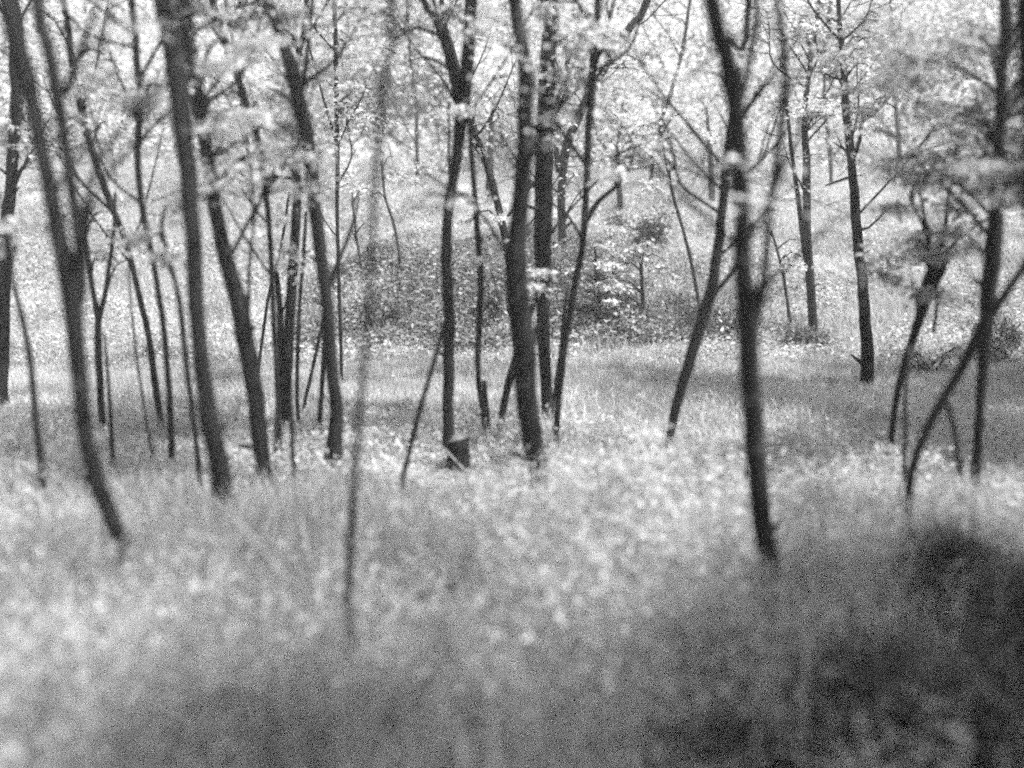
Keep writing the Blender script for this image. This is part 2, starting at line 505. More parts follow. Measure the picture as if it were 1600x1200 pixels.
tree('sapling', 'tilted slim trunk whose top reaches the upper corner beside the two-stemmed leaning tree', 'sapling',
     [[(250, 655, 10), (243, 600, 11), (233, 530, 10), (222, 480, 10), (207, 415, 9), (190, 360, 10), (170, 310, 11), (152, 260, 11), (135, 205, 11), (122, 150, 11), (112, 100, 10), (100, 0, 9)]],
     zoff=.08, crown=6, sprays=rs(120, 230, 60, 240, 6, 40, 90))
tree('sapling', 'slim straight stem, second of the thin ones between the two large trunks', 'sapling',
     [[(268, 712, 11), (266, 650, 10), (262, 580, 10), (257, 520, 10), (248, 460, 9), (238, 400, 9), (226, 345, 10), (218, 290, 10), (215, 230, 11), (219, 160, 12), (213, 90, 11), (205, 0, 10)]],
     zoff=.1, crown=6, sprays=rs(160, 260, 0, 180, 5, 40, 90))
tree('sapling', 'hair-thin pale stem left of the slim pair between the large trunks', 'sapling',
     [[(236, 700, 5), (226, 640, 4), (214, 560, 4), (205, 480, 4), (200, 410, 3)]], ext=0, zoff=.1, bark=M_BARK2)
tree('sapling', 'crooked slim stem close beside the thick straight trunk, touching its shadowed flank', 'sapling',
     [[(312, 744, 11), (306, 690, 9), (298, 620, 9), (290, 560, 10), (284, 500, 10), (276, 450, 8), (262, 400, 7), (252, 350, 6)]],
     ext=0, sprays=rs(230, 290, 330, 420, 3, 34, 80))
tree('woodland_tree', 'thick straight trunk left of centre, widest at its weedy base, leaning slightly', 'tree',
     [[(352, 786, 36), (345, 745, 34), (334, 690, 31), (322, 620, 28), (312, 540, 26), (306, 460, 26), (302, 370, 25), (294, 270, 27), (284, 180, 30), (272, 100, 30), (262, 40, 29), (256, 0, 29)]],
     crown=10, nb=2)
tree('woodland_tree', 'bowed trunk directly behind the thick straight one, curving away then rising beside it', 'tree',
     [[(410, 726, 26), (405, 680, 28), (398, 620, 27), (390, 560, 29), (378, 500, 28), (364, 440, 25), (348, 380, 24), (336, 320, 22), (326, 260, 20), (316, 200, 22), (304, 130, 24), (293, 60, 24), (283, 0, 26)],
      [(384, 520, 10), (388, 470, 7), (389, 420, 6), (397, 340, 5)]],
     crown=10, sprays=rs(315, 450, 180, 335, 11, 54, 80) + rs(320, 420, 20, 180, 5, 40, 90))
tree('sapling', 'thin trunk slanting from the top edge, right of the thick straight trunk', 'sapling',
     [[(437, 690, 7), (434, 620, 8), (430, 540, 8), (426, 460, 9), (422, 380, 9), (414, 290, 9), (400, 210, 10), (385, 165, 11), (372, 120, 11), (356, 80, 11), (342, 35, 10), (330, 0, 10)]],
     zoff=.08, crown=5, sprays=rs(350, 440, 0, 200, 6, 36, 80))
tree('woodland_tree', 'dark trunk curving up from a flared foot, right of the bowed trunk', 'tree',
     [[(522, 696, 28), (526, 650, 22), (522, 600, 20), (516, 540, 21), (512, 480, 19), (504, 420, 19), (496, 360, 20), (490, 300, 21), (482, 230, 22), (470, 170, 24), (456, 110, 23), (440, 60, 18), (420, 0, 14)],
      [(511, 460, 7), (524, 420, 7), (540, 380, 6), (553, 345, 5), (562, 300, 4)],
      [(468, 160, 9), (478, 100, 8), (484, 40, 7), (488, 0, 6)]],
     crown=10, nb=3, sprays=[s + (.45,) for s in rs(400, 520, 0, 140, 6, 40, 90) + rs(420, 470, 170, 290, 4, 36, 80)])
tree('multi_stem_tree', 'ragged dark clump of close upright stems beside the flared curving trunk', 'tree',
     [[(446, 650, 19), (446, 590, 19), (451, 530, 17), (455, 470, 17), (459, 410, 16), (462, 350, 15), (464, 280, 13), (462, 210, 11), (458, 150, 10), (470, 70, 9), (478, 0, 8)],
      ['stem', (436, 640, 10), (438, 570, 10), (438, 500, 10), (435, 450, 9), (432, 425, 7)],
      ['stem', (466, 650, 7), (464, 600, 7), (466, 540, 7), (468, 480, 6), (474, 400, 6), (478, 330, 5)]],
     zoff=.1, crown=6, sprays=rs(430, 490, 330, 470, 5, 26, 80))
tree('sapling', 'thin vertical stem standing in front of the ragged multi-stemmed clump', 'sapling',
     [[(460, 748, 8), (457, 700, 8), (455, 640, 7), (452, 590, 6), (450, 540, 5)]], ext=0)
tree('sapling', 'short thin stem between the bowed trunk and the ragged clump', 'sapling',
     [[(430, 700, 7), (433, 640, 6), (434, 590, 5), (428, 540, 4)]], ext=0)
tree('sapling', 'slanting stick-like stem leaning into the bowed trunk near its middle', 'sapling',
     [[(402, 590, 5), (410, 530, 5), (418, 470, 5), (428, 430, 5), (440, 380, 4), (452, 300, 4)]], ext=0, zoff=.05)
tree('sapling', 'straight slim stem right beside the flared curving trunk, joining it at mid height', 'sapling',
     [[(499, 664, 9), (502, 620, 8), (505, 570, 8), (507, 520, 7), (508, 480, 6)]], ext=0, zoff=.08)
tree('sapling', 'slanting twig-like stem crossing toward the flared curving trunk from its open side', 'sapling',
     [[(474, 640, 6), (484, 595, 6), (494, 550, 6), (502, 515, 6), (509, 470, 5)]], ext=0, zoff=.06)
tree('sapling', 'very thin upright pole reaching the top edge right of the flared curving trunk', 'sapling',
     [[(534, 590, 5), (532, 520, 6), (529, 430, 6), (527, 330, 6), (527, 230, 7), (525, 120, 7), (522, 0, 7)],
      [(527, 230, 4), (510, 170, 4), (496, 120, 3), (480, 60, 3)]],
     zoff=.05, crown=4, sprays=rs(490, 580, 0, 220, 7, 34, 90))
tree('sapling', 'nearest slender sapling, strongly blurred, running the full height left of the tree stump', 'sapling',
     [[(543, 962, 12), (545, 900, 12), (550, 800, 12), (557, 700, 11), (566, 600, 11), (574, 500, 11), (580, 400, 11), (586, 300, 11), (592, 200, 12), (602, 100, 12), (612, 0, 12)]],
     zoff=.2, crown=3, nb=1)
tree('woodland_tree', 'slender trunk right behind the tree stump, kinked and forked near a pale leaf tuft', 'tree',
     [[(701, 690, 20), (700, 630, 18), (701, 560, 18), (701, 480, 18), (697, 410, 17), (698, 350, 16), (706, 290, 16), (716, 230, 17), (722, 180, 22), (728, 130, 21), (733, 70, 19), (735, 0, 18)],
      [(722, 172, 14), (706, 110, 14), (692, 60, 13), (675, 20, 11), (658, -8, 10)],
      [(697, 75, 8), (688, 35, 6), (678, 0, 5)]],
     zoff=.08, crown=7, sprays=[(728, 165, 20, 70), (742, 158, 18, 50)] + rs(610, 720, 20, 200, 4, 34, 70))
tree('sapling', 'thin straight pole slanting out of the weeds to rest against the trunk behind the stump', 'sapling',
     [[(627, 766, 9), (636, 720, 9), (648, 670, 9), (662, 620, 8), (676, 570, 8), (690, 524, 7), (696, 500, 6)]], ext=0, zoff=.12)
tree('woodland_tree', 'slanting limb-like trunk crossing behind the central trunk toward the forked neighbour', 'tree',
     [[(812, 580, 14), (806, 500, 14), (800, 440, 13), (793, 390, 13), (780, 330, 12), (768, 280, 12), (752, 235, 12), (738, 195, 12), (724, 140, 10), (705, 70, 8), (690, 0, 7)]],
     zoff=.05, crown=4, sprays=rs(740, 800, 330, 400, 2, 22, 60))
tree('sapling', 'thin wavy stem halfway between the stump and the central trunk', 'sapling',
     [[(757, 668, 9), (752, 630, 9), (747, 590, 9), (747, 540, 10), (750, 480, 10), (750, 420, 10), (745, 350, 9), (741, 290, 8), (736, 230, 8), (734, 190, 7)]],
     zoff=.08, ext=0, sprays=rs(745, 790, 370, 410, 2, 20, 70))
tree('sapling', 'short grey dead stem beside the foot of the thin wavy stem', 'sapling',
     [[(762, 660, 8), (759, 625, 9), (756, 595, 8)]], zoff=.08, ext=0, bark=M_BARK2)
tree('woodland_tree', 'tallest thick trunk at the centre, flared and leaning at its weed-covered base', 'tree',
     [[(842, 766, 34), (838, 722, 32), (829, 675, 36), (822, 620, 36), (819, 560, 38), (812, 490, 38), (806, 420, 33), (811, 340, 27), (818, 260, 25), (822, 180, 24), (821, 110, 23), (812, 50, 22), (803, 0, 21)],
      [(828, 560, 9), (842, 500, 7), (852, 455, 6), (858, 420, 4)]],
     zoff=.12, crown=10)
tree('sapling', 'leaning dead stem half hidden behind the central trunk, foot showing at its stump side', 'sapling',
     [[(782, 664, 12), (790, 620, 12), (800, 580, 13), (812, 540, 12), (826, 500, 10), (840, 455, 8)]], ext=0, zoff=.08)
tree('woodland_tree', 'dark straight trunk right behind the central one, crossed by bright leaf tufts', 'tree',
     [[(856, 650, 20), (853, 600, 19), (850, 540, 21), (848, 480, 22), (848, 410, 26), (849, 330, 28), (850, 260, 28), (852, 180, 27), (855, 110, 25), (859, 50, 23), (862, 0, 22)]],
     zoff=.05, crown=8, sprays=[(852, 214, 20, 120, -.3), (868, 222, 20, 110, -.3), (856, 120, 18, 70, -.3), (870, 40, 24, 90, -.3), (850, 20, 20, 80, -.3), (848, 425, 20, 110, -.35), (862, 440, 18, 90, -.3)] + rs(860, 930, 60, 200, 4, 34, 90))
tree('woodland_tree', 'thin curved trunk right of the central pair, branching widely toward the top', 'tree',
     [[(868, 694, 9), (871, 640, 11), (876, 585, 11), (884, 530, 11), (894, 465, 11), (906, 410, 11), (913, 350, 11), (916, 290, 11), (919, 230, 12), (922, 170, 13), (926, 110, 13), (930, 50, 11), (934, 0, 10)],
      [(915, 350, 8), (928, 325, 9), (942, 308, 8), (962, 292, 7), (984, 262, 6)],
      [(924, 120, 7), (944, 60, 6), (960, 0, 5)]],
     zoff=.06, crown=6, sprays=rs(900, 1000, 20, 200, 8, 36, 90) + [(960, 240, 26, 70), (1000, 230, 30, 80)])
tree('woodland_tree', 'background trunk bending and forking into a long limb toward the top right of the centre', 'tree',
     [[(878, 430, 14), (878, 360, 13), (878, 290, 13), (884, 235, 14), (900, 190, 14), (925, 140, 13), (955, 90, 13), (985, 42, 12), (1012, 0, 11)],
      [(872, 270, 8), (868, 210, 8), (872, 150, 7), (890, 90, 7), (905, 30, 6)]],
     zoff=.03, crown=6, depth=10.4, sprays=rs(870, 1050, 40, 210, 7, 40, 90))
tree('sapling', 'slim sapling stem leaning close against the thin curved trunk', 'sapling',
     [[(862, 650, 5), (868, 600, 5), (876, 550, 6), (880, 500, 5), (888, 440, 4)]], zoff=.05, ext=0)
tree('woodland_tree', 'leaning trunk that tilts up to meet the tall forked trunk on its inner side', 'tree',
     [[(1046, 694, 15), (1052, 655, 16), (1062, 615, 17), (1074, 575, 18), (1088, 530, 19), (1102, 485, 20), (1115, 435, 17), (1124, 370, 16), (1131, 300, 15), (1138, 230, 13), (1146, 160, 11), (1158, 80, 9), (1170, 0, 8)],
      [(1106, 478, 9), (1122, 452, 8), (1140, 430, 7), (1160, 395, 6)]],
     zoff=.1, crown=5, sprays=rs(1060, 1130, 40, 120, 3, 34, 80))
tree('woodland_tree', 'tall dark forked trunk right of centre, rising from the bright weeds with several limbs', 'tree',
     [[(1203, 895, 30), (1195, 840, 31), (1187, 770, 32), (1179, 690, 33), (1174, 620, 31), (1170, 550, 33), (1168, 500, 36), (1161, 430, 30), (1160, 350, 27), (1158, 270, 26), (1153, 200, 28), (1143, 130, 26), (1130, 70, 25), (1112, 0, 25)],
      [(1176, 515, 20), (1188, 470, 16), (1196, 410, 13), (1201, 350, 13), (1208, 290, 12), (1216, 230, 13), (1226, 160, 13), (1226, 90, 12), (1218, 30, 11), (1214, 0, 11)],
      [(1153, 165, 17), (1163, 130, 14), (1172, 90, 13), (1179, 40, 12), (1182, 0, 11)],
      [(1140, 60, 6), (1118, 80, 7), (1096, 105, 7), (1072, 128, 6)],
      [(1166, 385, 10), (1184, 350, 9), (1204, 310, 9), (1224, 262, 9), (1244, 220, 8), (1260, 180, 6)],
      [(1204, 180, 5), (1236, 130, 4), (1290, 66, 4), (1345, 35, 3), (1392, 14, 2)]],
     zoff=.18, crown=8, nb=3)
tree('woodland_tree', 'slim twin trunk on the bank rising out of the low dark bush', 'tree',
     [[(1271, 524, 15), (1268, 470, 14), (1264, 420, 14), (1262, 360, 12), (1261, 300, 12), (1260, 240, 11), (1257, 190, 9), (1266, 100, 7), (1280, 0, 6)],
      [(1264, 420, 12), (1256, 375, 10), (1250, 330, 8), (1243, 280, 7), (1236, 230, 6), (1228, 150, 5)]],
     zoff=.03, crown=6, sprays=[s + (-.35,) for s in rs(1230, 1330, 30, 190, 9, 38, 110)])
tree('woodland_tree', 'slender upright trunk on the path edge with a short side branch below its leafy top', 'tree',
     [[(1354, 596, 21), (1356, 550, 19), (1352, 500, 17), (1347, 440, 16), (1341, 380, 16), (1336, 320, 15), (1331, 260, 13), (1326, 205, 13), (1321, 165, 12), (1318, 100, 9), (1310, 0, 7)],
      [(1335, 245, 6), (1343, 220, 6), (1347, 192, 5), (1366, 178, 4), (1392, 150, 4)],
      [(1332, 275, 4), (1312, 282, 4), (1290, 290, 3)], [(1340, 360, 5), (1358, 355, 4), (1384, 330, 3)]],
     zoff=.03, crown=7, sprays=[s + (-.3,) for s in rs(1285, 1440, 60, 175, 12, 38, 110)] + rs(1280, 1400, 10, 100, 4, 40, 90))
tree('woodland_tree', 'stubby leaning trunk with a thick knot sprouting bare upright shoots', 'tree',
     [[(1390, 708, 9), (1396, 655, 10), (1404, 605, 11), (1416, 560, 12), (1428, 525, 13), (1440, 485, 17), (1452, 450, 25), (1464, 420, 27), (1472, 400, 18)],
      [(1470, 410, 10), (1476, 370, 9), (1480, 320, 7), (1488, 270, 6), (1500, 200, 5)],
      [(1456, 430, 7), (1450, 380, 6), (1440, 345, 5), (1425, 320, 4)],
      [(1462, 420, 7), (1452, 370, 6), (1443, 330, 5), (1436, 290, 4)],
      [(1476, 400, 6), (1500, 370, 6), (1530, 350, 5), (1552, 335, 4)],
      [(1462, 440, 6), (1464, 480, 6), (1458, 520, 5)]],
     zoff=.1, ext=0, leaf=M_LEAFM, sprays=rs(1400, 1540, 230, 470, 14, 36, 110))  # greyer leaves stand in for shade on this foliage
tree('sapling', 'faint vertical stem beside the foot of the strongly slanting trunk', 'sapling',
     [[(1412, 760, 7), (1414, 700, 7), (1415, 640, 7), (1416, 590, 6), (1422, 540, 5)]], ext=0, bark=M_BARK2)
tree('woodland_tree', 'strongly slanting trunk curving out of the weeds toward the right edge', 'tree',
     [[(1412, 838, 17), (1418, 780, 15), (1425, 735, 14), (1440, 690, 14), (1462, 645, 15), (1488, 600, 16), (1512, 555, 17), (1532, 515, 18), (1556, 480, 16), (1580, 445, 13), (1602, 412, 12), (1640, 340, 10), (1680, 260, 8)],
      [(1478, 622, 9), (1488, 660, 9), (1495, 700, 9), (1502, 745, 9)]],
     zoff=.16, ext=0, leaf=M_LEAFM, sprays=rs(1560, 1700, 240, 420, 7, 50, 110))  # leaf tone lowered to paint shade at the right edge
tree('woodland_tree', 'dark upright trunk near the right edge, crossing the strongly slanting one', 'tree',
     [[(1522, 756, 17), (1527, 700, 15), (1531, 640, 15), (1535, 580, 17), (1540, 520, 21), (1546, 450, 25), (1553, 380, 26), (1558, 310, 20), (1561, 230, 18), (1564, 150, 18), (1567, 70, 17), (1570, 0, 17)]],
     zoff=.14, crown=5, leaf=M_LEAFM, nb=8, sprays=[s + (.25 + .3 * rng.uniform(),) for s in rs(1410, 1620, 40, 350, 22, 56, 120)])  # crown leaves toned down for painted shade and lens vignetting
tree('woodland_tree', 'black trunk added to darken the right edge, out of focus', 'tree',
     [[(1670, 1080, 70), (1662, 800, 66), (1650, 560, 62), (1642, 320, 64), (1634, 160, 70), (1626, 0, 72)]],
     depth=2.6, zoff=.1, ext=3.0, crown=14, spread=1.0, nb=2)  # trunk added to stand in for vignetting and shade the corner
added_shade_tree('broad unseen tree added for shade outside the right edge beside the near weeds', 3.0, 1.65, 4.6, .08, 1.0, 80)  # unseen trees added from here on to shade foreground and path
added_shade_tree('leaning-crowned unseen tree added for shade outside the right edge beside the corner bushes', 3.6, 2.15, 4.2, .07, .8, 60)
added_shade_tree('unseen tree added for shade outside the right edge close to the camera', 2.75, 1.2, 4.2, .07, .9, 50)
added_shade_tree('unseen tree added outside the right edge to shade the ground, on the mown path', 4.5, 6.7, 5.6, .08, 1.1, 22)
added_shade_tree('unseen tree added for shade outside the right edge at the foot of the bank', 6.6, 6.9, 6.0, .09, 1.3, 26)
added_shade_tree('unseen tree added behind the camera to shade the nearest weeds', 1.3, -.1, 5.0, .07, 1.2, 30)
added_shade_tree('low broad unseen tree added for shade outside the right edge beside the crossing trunks', 4.3, 5.4, 4.0, .07, .9, 44)
added_shade_tree('unseen tree added for shade behind the camera on its right', 3.3, .9, 5.0, .08, 1.0, 60)
added_shade_tree('slim unseen tree added for shade beside the camera, crown over the nearest weeds', 1.42, 1.6, 5.4, .06, .4, 15)
# far trunks on the slope
for lab, st, dep in [
    ('short far trunk on the bright slope right of the curved branching trunk', [(969, 366, 12), (969, 335, 11), (967, 290, 9), (965, 230, 6), (972, 190, 4)], 12.0),
    ('far grey trunk on the slope seen between the stump tree and the central trunk', [(763, 364, 13), (763, 330, 12), (765, 270, 10), (768, 200, 8), (772, 150, 5)], 12.0),
    ('distant hazy trunk just left of the tall forked trunk', [(1111, 380, 12), (1112, 330, 11), (1112, 280, 10), (1108, 220, 7), (1104, 170, 4)], 12.5),
    ('spindly leaning pole on the bank between the leafy sapling and the leaning trunk', [(1094, 492, 6), (1088, 450, 6), (1078, 400, 6), (1066, 355, 5), (1054, 315, 5), (1040, 250, 4), (1030, 190, 4)], None),
    ('thin bent stem on the mound left of the stump tree', [(627, 430, 6), (623, 390, 5), (614, 345, 5), (602, 310, 4), (596, 250, 4)], None),
    ('thin stem rising on the mound beside the blurred foreground sapling', [(568, 440, 5), (562, 400, 4), (556, 365, 4), (550, 300, 3)], None),
    ('thin dead stem on the bank between the tall forked trunk and the twin trunk', [(1236, 512, 6), (1230, 470, 5), (1224, 430, 5), (1214, 390, 4), (1205, 360, 3)], None),
    ('small pair of grey stems on the slope beyond the trunk with a side branch', [(1406, 250, 8), (1404, 215, 7), (1400, 160, 6), (1396, 60, 5), (1392, 0, 4)], 15.0),
    ('faint far trunk at the top between the thick straight trunk and its thin slanting neighbour', [(398, 330, 6), (392, 260, 7), (380, 180, 7), (368, 90, 6), (352, 0, 6)], 13.0),
    ('far slim trunk above the mound between blurred sapling and stump tree', [(655, 330, 6), (652, 260, 6), (650, 170, 6), (640, 80, 5), (636, 0, 5)], 13.5),
    ('far upright stem in the foliage right of the twin trunk top', [(1300, 300, 6), (1296, 230, 6), (1288, 150, 6), (1292, 60, 5), (1298, 0, 5)], 14.0),
    ('far slanting stem high on the slope left of the tall forked trunk', [(1020, 250, 5), (1034, 190, 6), (1050, 140, 6), (1066, 80, 6), (1078, 0, 5)], 13.0)]:
    tree('slope_tree', lab, 'tree', [st], zoff=.0, ext=1.6 if st[-1][1] <= 5 else 0, crown=5, leaf_n=50, depth=dep, bark=M_BARK2, group='thin far trunks on the wooded slope',
         sprays=rs(st[-1][0] - 50, st[-1][0] + 50, max(0, st[-1][1] - 20), st[-1][1] + 70, 4, 34, 90))
# leafy sapling with white clumps
tree('sapling', 'small sapling on the bank with white glowing leaf clumps right of the central trunks', 'sapling',
     [[(1006, 500, 7), (1004, 460, 6), (1002, 425, 6), (1000, 395, 5), (994, 372, 4)]],
     zoff=.02, ext=0, leaf=M_LEAFB, size=.06, sprays=[(x, y, 11, 45, 0.1 * rng.normal()) for x, y in
      ((965, 398), (985, 385), (1000, 378), (968, 415), (990, 408), (1010, 400), (962, 440), (975, 460), (1035, 405), (955, 462), (970, 470), (1000, 430))])
tree('sapling', 'low leafy sapling with bright tufts between the central trunks and the glowing sapling', 'sapling',
     [[(938, 500, 6), (936, 470, 5), (933, 440, 5), (930, 410, 4), (931, 390, 3)]],
     zoff=.02, ext=0, leaf=M_LEAFB, size=.06, sprays=[(x, y, 11, 45, 0.1 * rng.normal()) for x, y in
      ((928, 395), (936, 410), (928, 425), (940, 432), (922, 440), (915, 460), (940, 470), (905, 440), (950, 450), (890, 430))])

# ------------------------------------------------------------------ shrubs, stump, dead wood
def shrub(name, label, px, py, w, h, n, leaf, size=0.05, depth=None):
    base = hit(px, py, 0.02) if depth is None else at(px, py, depth)
    Y0 = base[1]; gz = float(height(base[0], Y0))
    rt = empty(name, (base[0], Y0, gz)); tag(rt, label, 'shrub')
    W = w * Y0 / F; H = h * Y0 / F
    st = MB(); lf = MB()
    for s in range(9):
        az = rng.uniform(0, 6.28); r = W * .5 * rng.uniform(.1, 1)
        e = np.array([base[0] + math.cos(az) * r, Y0 + math.sin(az) * r * .7, gz + H * rng.uniform(.45, 1) * (1 - .35 * r / W)])
        o = np.array([base[0], Y0, gz - .03]) + rng.normal(size=3) * .04 * np.array([1, 1, 0])
        P, R = resample([o, (o + e) / 2 + [0, 0, .1 * H], e], [.009, .006, .003], .08)
        st.tube(P, R, 5)
        for q in range(3):
            spray_leaves(lf, st, o + (e - o) * rng.uniform(.4, 1.05), W * .2, n / 27, size, flat=.7, twigs=4)
    st.build('stems', M_BARK, rt)['kind'] = 'stuff'
    lf.build('foliage', leaf, rt, smooth_shade=False)['kind'] = 'stuff'
shrub('shrub', 'low dark bush around the foot of the twin trunk on the bank', 1262, 545, 90, 46, 900, M_LEAFD)
shrub('shrub', 'small dark bush tucked beside the leaning trunk at the bank foot', 1128, 525, 60, 32, 500, M_LEAFD)
shrub('shrub', 'dark tangled bush on the mound just left of the stump tree', 610, 500, 110, 40, 900, M_LEAFD)
shrub('shrub', 'dim bush on the mound crest right of the stump tree', 770, 500, 70, 60, 700, M_LEAFD)
shrub('shrub', 'dim grey bush behind the glowing leafy sapling', 1010, 440, 100, 60, 1200, M_LEAFD, depth=10.6)
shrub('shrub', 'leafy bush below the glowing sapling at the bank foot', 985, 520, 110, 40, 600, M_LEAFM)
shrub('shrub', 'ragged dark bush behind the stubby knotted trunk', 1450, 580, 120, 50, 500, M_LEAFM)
shrub('shrub', 'ragged blurred bush with leaves darkened for shade under the crossing trunks at the right edge', 1500, 985, 300, 170, 2600, M_LEAFD, .045)  # dark leaf colour paints in the corner shade, down to the bottom edge
shrub('shrub', 'spreading blurred undergrowth coloured dark as shade in the lower right corner', 1470, 1190, 520, 230, 5200, M_LEAFD, .045)
shrub('shrub', 'blurred bush with shade in its leaf colour touching the right edge below the crossing trunks', 1610, 1080, 300, 260, 4200, M_LEAFD, .045)
shrub('shrub', 'low blurred plants darkened as painted shade at the bottom edge right of centre', 1150, 1215, 330, 110, 900, M_LEAFD, .045)
shrub('shrub', 'low blurred plants with shade put into their colour at the bottom edge left of centre', 340, 1215, 360, 100, 900, M_LEAFD, .045)
shrub('shrub', 'grey leafy bush beyond the crossing trunks near the right edge', 1560, 560, 140, 90, 900, M_LEAFM)

b = hit(716, 728, .02)
gz = float(height(b[0], b[1]))
rt = empty('tree_stump', (b[0], b[1], gz)); tag(rt, 'short sawn stump with a pale cut top in the weeds near the centre', 'stump')
r = 17 * b[1] / F; hh = 46 * b[1] / F
t = MB()
t.tube([b + [0, 0, gz - b[2] - .05], b + [0, 0, hh * .3], b + [0.004, 0, hh * .7], b + [0.006, 0, hh]], [r * 1.25, r * 1.08, r, r * 1.0], 18, rough=.05)
t.build('bark_body', M_BARK, rt)
t = MB()
t.tube([b + [0.004, 0, hh + .001], b + [0.002, 0, hh + .012], b + [0, 0, hh + .016]], [r * 1.04, r * 1.0, r * .8], 18, rough=.04)
t.build('cut_face', M_DEAD, rt)
t = MB(); sp = b + [r * .8, 0, hh]
t.tube([sp + [0, 0, -.1], sp + [0.004, 0, 0.01], sp + [.012, 0, .035]], [.012, .009, .002], 6); t.build('splinter', M_BARK, rt)

def stick(name, label, pts, rad, mat, cat='branch'):
    P, R = resample(pts, rad, .06)
    P[1:-1] += rng.normal(size=P[1:-1].shape) * .006
    m = MB(); m.tube(P, R, 8, rough=.05)
    o = m.build(name, mat); tag(o, label, cat)
def gp(px, py, up, dep=None):
    p = hit(px, py, up) if dep is None else at(px, py, dep)
    return p
p = gp(690, 700, .15); q2 = p + [0.10, 0.02, -.11]
stick('broken_branch', 'short pale broken stick leaning against the stump', [p + [-.02, 0, .03], p, q2, q2 + [.02, 0, -.04]], [.004, .006, .006, .004], M_DEAD)
p = hit(1385, 724, .16)
stick('broken_branch', 'pale thin stick caught in the weeds beside the stubby knotted trunk', [p, p + [.10, -.01, -.01], p + [.22, -.02, -.045]], [.006, .008, .006], M_DEAD)
p = hit(1400, 768, .16)
stick('broken_branch', 'short pale stick at the foot of the strongly slanting trunk', [p, p + [.06, -.01, .0], p + [.12, -.02, -.02]], [.006, .008, .006], M_DEAD)
p = at(846, 622, 6.6)
stick('broken_branch', 'pale splintered branch slanting down behind the central trunk', [p, at(858, 640, 6.62), at(868, 668, 6.65), at(872, 690, 6.68)], [.008, .012, .012, .01], M_DEAD)
stick('broken_branch', 'dark broken branch lying across behind the central trunk foot', [at(840, 630, 6.7), at(856, 655, 6.7), at(866, 676, 6.72), at(870, 694, 6.75)], [.014, .018, .015, .01], M_BARK)
p = hit(10, 882, .12)
stick('broken_branch', 'pale bent stick in the weeds at the lower left', [p, p + [.08, 0, .02], p + [.16, .02, .012], p + [.22, .04, -.04]], [.006, .007, .007, .005], M_DEAD)

# ------------------------------------------------------------------ ground vegetation
def scatter(y0, y1, dens, margin=1.3):
    xm = .52 * y1 * margin + .6
    n = int(dens * 2 * xm * (y1 - y0))
    x = rng.uniform(-xm, xm, n); y = rng.uniform(y0, y1, n)
    k = np.abs(x) < (.52 * y * margin + .6)
    x, y = x[k], y[k]
    return np.stack([x, y, height(x, y)], -1)

def path_mask(P):
    """1 on the short-grass path"""
    yy = P[:, 1] + .25 * np.sin(.8 * P[:, 0] + .6) - .1 * np.clip(P[:, 0], -6, 6)
    return smooth(6.1, 6.7, yy) * (1 - smooth(8.1, 8.6, yy))

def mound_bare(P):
    """bare earth on the steep face of the mound"""
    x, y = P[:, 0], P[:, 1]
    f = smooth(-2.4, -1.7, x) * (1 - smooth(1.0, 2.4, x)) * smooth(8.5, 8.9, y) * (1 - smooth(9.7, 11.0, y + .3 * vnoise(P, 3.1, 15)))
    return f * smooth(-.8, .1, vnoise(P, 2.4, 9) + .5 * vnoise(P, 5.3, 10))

wd = MB()
# leafy weeds: stalks with many small leaves in tufts, lower towards the path and round the stump
T = scatter(1.5, 8.6, 190)
pm = path_mask(T)
bush = smooth(.9, 1.3, T[:, 0] + .25 * vnoise(T, 2.6, 14)) * (1 - smooth(3.1, 3.5, T[:, 1]))      # pale weeds left out to deepen the painted corner shade
T = T[rng.uniform(0, 1, len(T)) > np.maximum(pm * 0.97, bush * .92)]  # bush mask thins the pale weeds to paint the corner shade
pm = path_mask(T)
far = smooth(4.2, 5.4, T[:, 1])
near_stump = np.exp(-(((T[:, 0] + .32) / .35) ** 2 + ((T[:, 1] - 5.2) / .6) ** 2))
hgt = (0.22 + 0.22 * (vnoise(T, .9, 1) + vnoise(T, 2.3, 2) * .7) + rng.uniform(-.05, .12, len(T))).clip(.06, .6) * (1 - .6 * pm) * (1 - .55 * far) * (1 - .8 * near_stump)
patch_tone = .5 + .5 * vnoise(T, 1.4, 12)
for s in range(26):
    f = (s + rng.uniform(0, 1, len(T))) / 26
    lean = rng.normal(size=(len(T), 2)) * .05
    c = T + np.stack([lean[:, 0] + rng.normal(size=len(T)) * .045, lean[:, 1] + rng.normal(size=len(T)) * .045, hgt * f], -1)
    d = np.stack([rng.normal(size=len(T)), rng.normal(size=len(T)), rng.normal(size=len(T)) * .8 + .5], -1)
    nn = rng.normal(size=(len(T), 3)) + np.array([0, 0, .6])
    S = rng.uniform(.016, .048, len(T)) * (1.15 - .3 * f)
    wd.leaves(c, d, nn, S, S * .42, (rng.uniform(0, 1, len(T)) * .6 + .4 * patch_tone))
wd.build('weeds', M_WEED, smooth_shade=False).__setitem__('kind', 'stuff')
bpy.data.objects['weeds']['label'] = 'knee-high leafy weeds covering the woodland floor'

